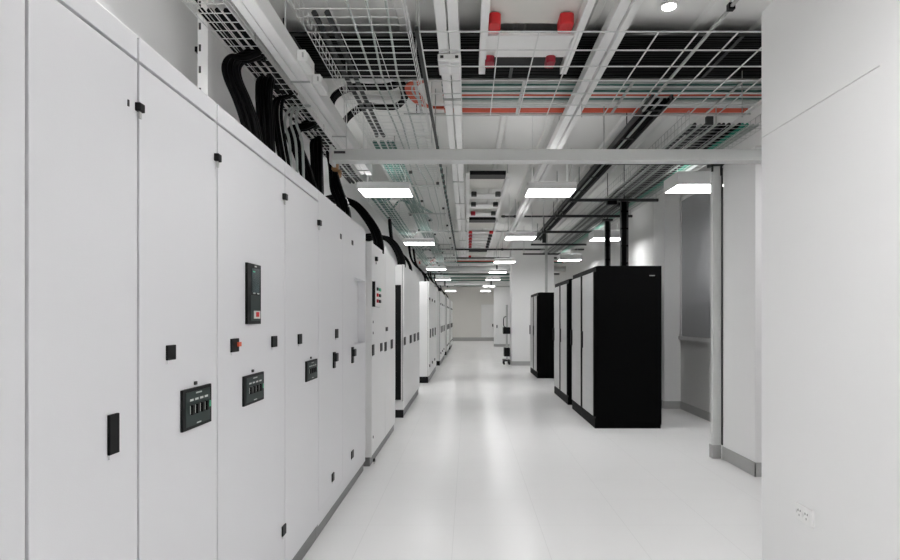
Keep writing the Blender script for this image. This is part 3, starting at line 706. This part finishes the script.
MB().box(2.22, 2.34, 8.84, 8.96, ZR-.12, ZR-.05).build('clamp', 'black', bR); MB().box(2.06, 2.2, 8.86, 8.94, ZR-.10, ZR-.05).build('clamp', 'black', bR)
for k, mt in enumerate(['greyc', 'strut', 'greyc', 'strut', 'strut', 'greyc', 'strut']+['cable', 'cable', 'greyc', 'cable', 'green_jacket', 'green_jacket', 'greyc', 'greyc']):
    nm = {'greyc': 'grey', 'cable': 'black', 'green_jacket': 'bright green', 'strut': 'dark grey'}[mt]
    along('data_cable', mt, 2.085+.044*k, 5.6, 16.9, ZR+.01, .016 if mt != 'greyc' else .012, '%s cable lying in the wide basket above the racks' % nm, '%s cables in the basket above the racks' % nm, .012)
# dark hanging bracket before the pier
c = thing('hanger_bracket', 'dark steel hanger bracket under the ceiling just above the beam', 'bracket', (3.0, 7.3, 3.55))
MB().box(2.98, 3.06, 7.48, 7.54, 3.56, CEIL).build('drop_post', 'strut', c)
MB().box(2.74, 3.12, 7.47, 7.55, 3.74, 3.79).box(2.78, 2.84, 7.47, 7.55, 3.79, 3.85).build('arm', 'strut', c)

# transverse services at the far end
far_bars = [(12.7, 3.6, .014, 'strut', 'thin dark strut crossing nearest under the ceiling past the beam'), (14.9, 3.6, .016, 'galv', 'thin steel strut crossing halfway to the wide column'), (19.9, 3.44, .022, 'strut', 'dark strut crossing just past the front of the wide column'), (22.2, 3.08, .025, 'strut', 'low dark strut crossing past the thick pale pipe'), (25.0, 3.12, .03, 'teal', 'teal pipe crossing before the thick white pipe'), (29.2, 2.98, .03, 'galv', 'lowest steel strut crossing before the far end wall'), (20.9, 3.17, .10, 'beam', 'thick pale pipe crossing nearest past the wide column'), (17.5, 3.45, .022, 'strut', 'dark strut crossing the ceiling before the wide column'), (21.2, 3.42, .06, 'orange', 'red pipe crossing the far ceiling'),
            (23.0, 3.30, .025, 'strut', 'dark strut crossing under the far red pipe'), (26.0, 2.95, .09, 'white', 'thick white pipe crossing low at the far end of the aisle'),
            (28.5, 3.1, .06, 'greyc', 'grey pipe crossing past the thick white pipe'), (32, 3.15, .06, 'teal', 'teal pipe crossing nearest the far end wall')]
for (y, z, r, mt, lab) in far_bars:
    c = thing('service_pipe', lab, 'pipe', (.8, y, z-r))
    if mt in ('strut', 'galv'): B(.70 if y < 13 else -1.7, 3.38, y-.03, y+.03, z-r, z+r).build('bar', mt, c)
    else: MB().tube([(-1.73, y, z), (1.3 if y > 30 else 3.39, y, z)], r, 10).build('pipe', mt, c)
    rods(c, [(2.0 if y < 13 else -1.0, y), (1.0, y)], z, .008, 'galv')
    MB().box(.72 if y < 13 else -1.03, .78 if y < 13 else -.97, y-r-.01, y+r+.01, z-r-.01, z+r+.01).box(.97, 1.03, y-r-.01, y+r+.01, z-r-.01, z+r+.01).build('pipe_clip', 'strut', c)
for i, (y, z) in enumerate(((20.3, 3.3), (24.8, 3.2), (27.2, 3.12), (30, 3.2))):
    c = basket('wire_basket_tray', '%s crossing wire tray over the far aisle, counting away from the column' % ORD[i], 'cable tray', -1.6, 3.3 if y < 30.2 else 1.2, y, y+.5, z-.0, .07, .4, .12, .007, hang=[(-1.2, y), (1.1, y)])
    for k in range(3):
        mt = ('teal', 'whitec', 'greyc')[k]
        tag(MB().tube([(-1.55, y+.1+.12*k, z+.04), (0, y+.11+.12*k, z+.04), (1.2, y+.1+.12*k, z+.04), (3.2, y+.1+.12*k, z+.04)], .03, 6).build('data_cable', mt), '%s cable on the %s crossing tray over the far aisle' % (('teal', 'white', 'grey')[k], ORD[i]), 'cable')

# ------------------------------------------------------------------ world, camera
w = bpy.data.worlds.new('World'); scn.world = w; w.use_nodes = True
w.node_tree.nodes['Background'].inputs[0].default_value = (.5, .5, .5, 1); w.node_tree.nodes['Background'].inputs[1].default_value = .2
cam = bpy.data.cameras.new('camera'); co = bpy.data.objects.new('camera', cam); COL.objects.link(co)
co.location = (0, 0, EYE); co.rotation_euler = (math.pi/2, 0, 0)
cam.sensor_fit = 'HORIZONTAL'; cam.sensor_width = 36; cam.lens = 24
cam.shift_x = -(VX-450)/900; cam.shift_y = (VY-280)/900
cam.clip_start = .05; cam.clip_end = 200
scn.camera = co
vs = scn.view_settings; vs.view_transform = 'Standard'; vs.look = 'None'; vs.gamma = 1; vs.use_curve_mapping = False
vs.exposure = 1.2
scn.cycles.max_bounces = 14; scn.cycles.diffuse_bounces = 8; scn.cycles.glossy_bounces = 4
scn.cycles.sample_clamp_indirect = 6
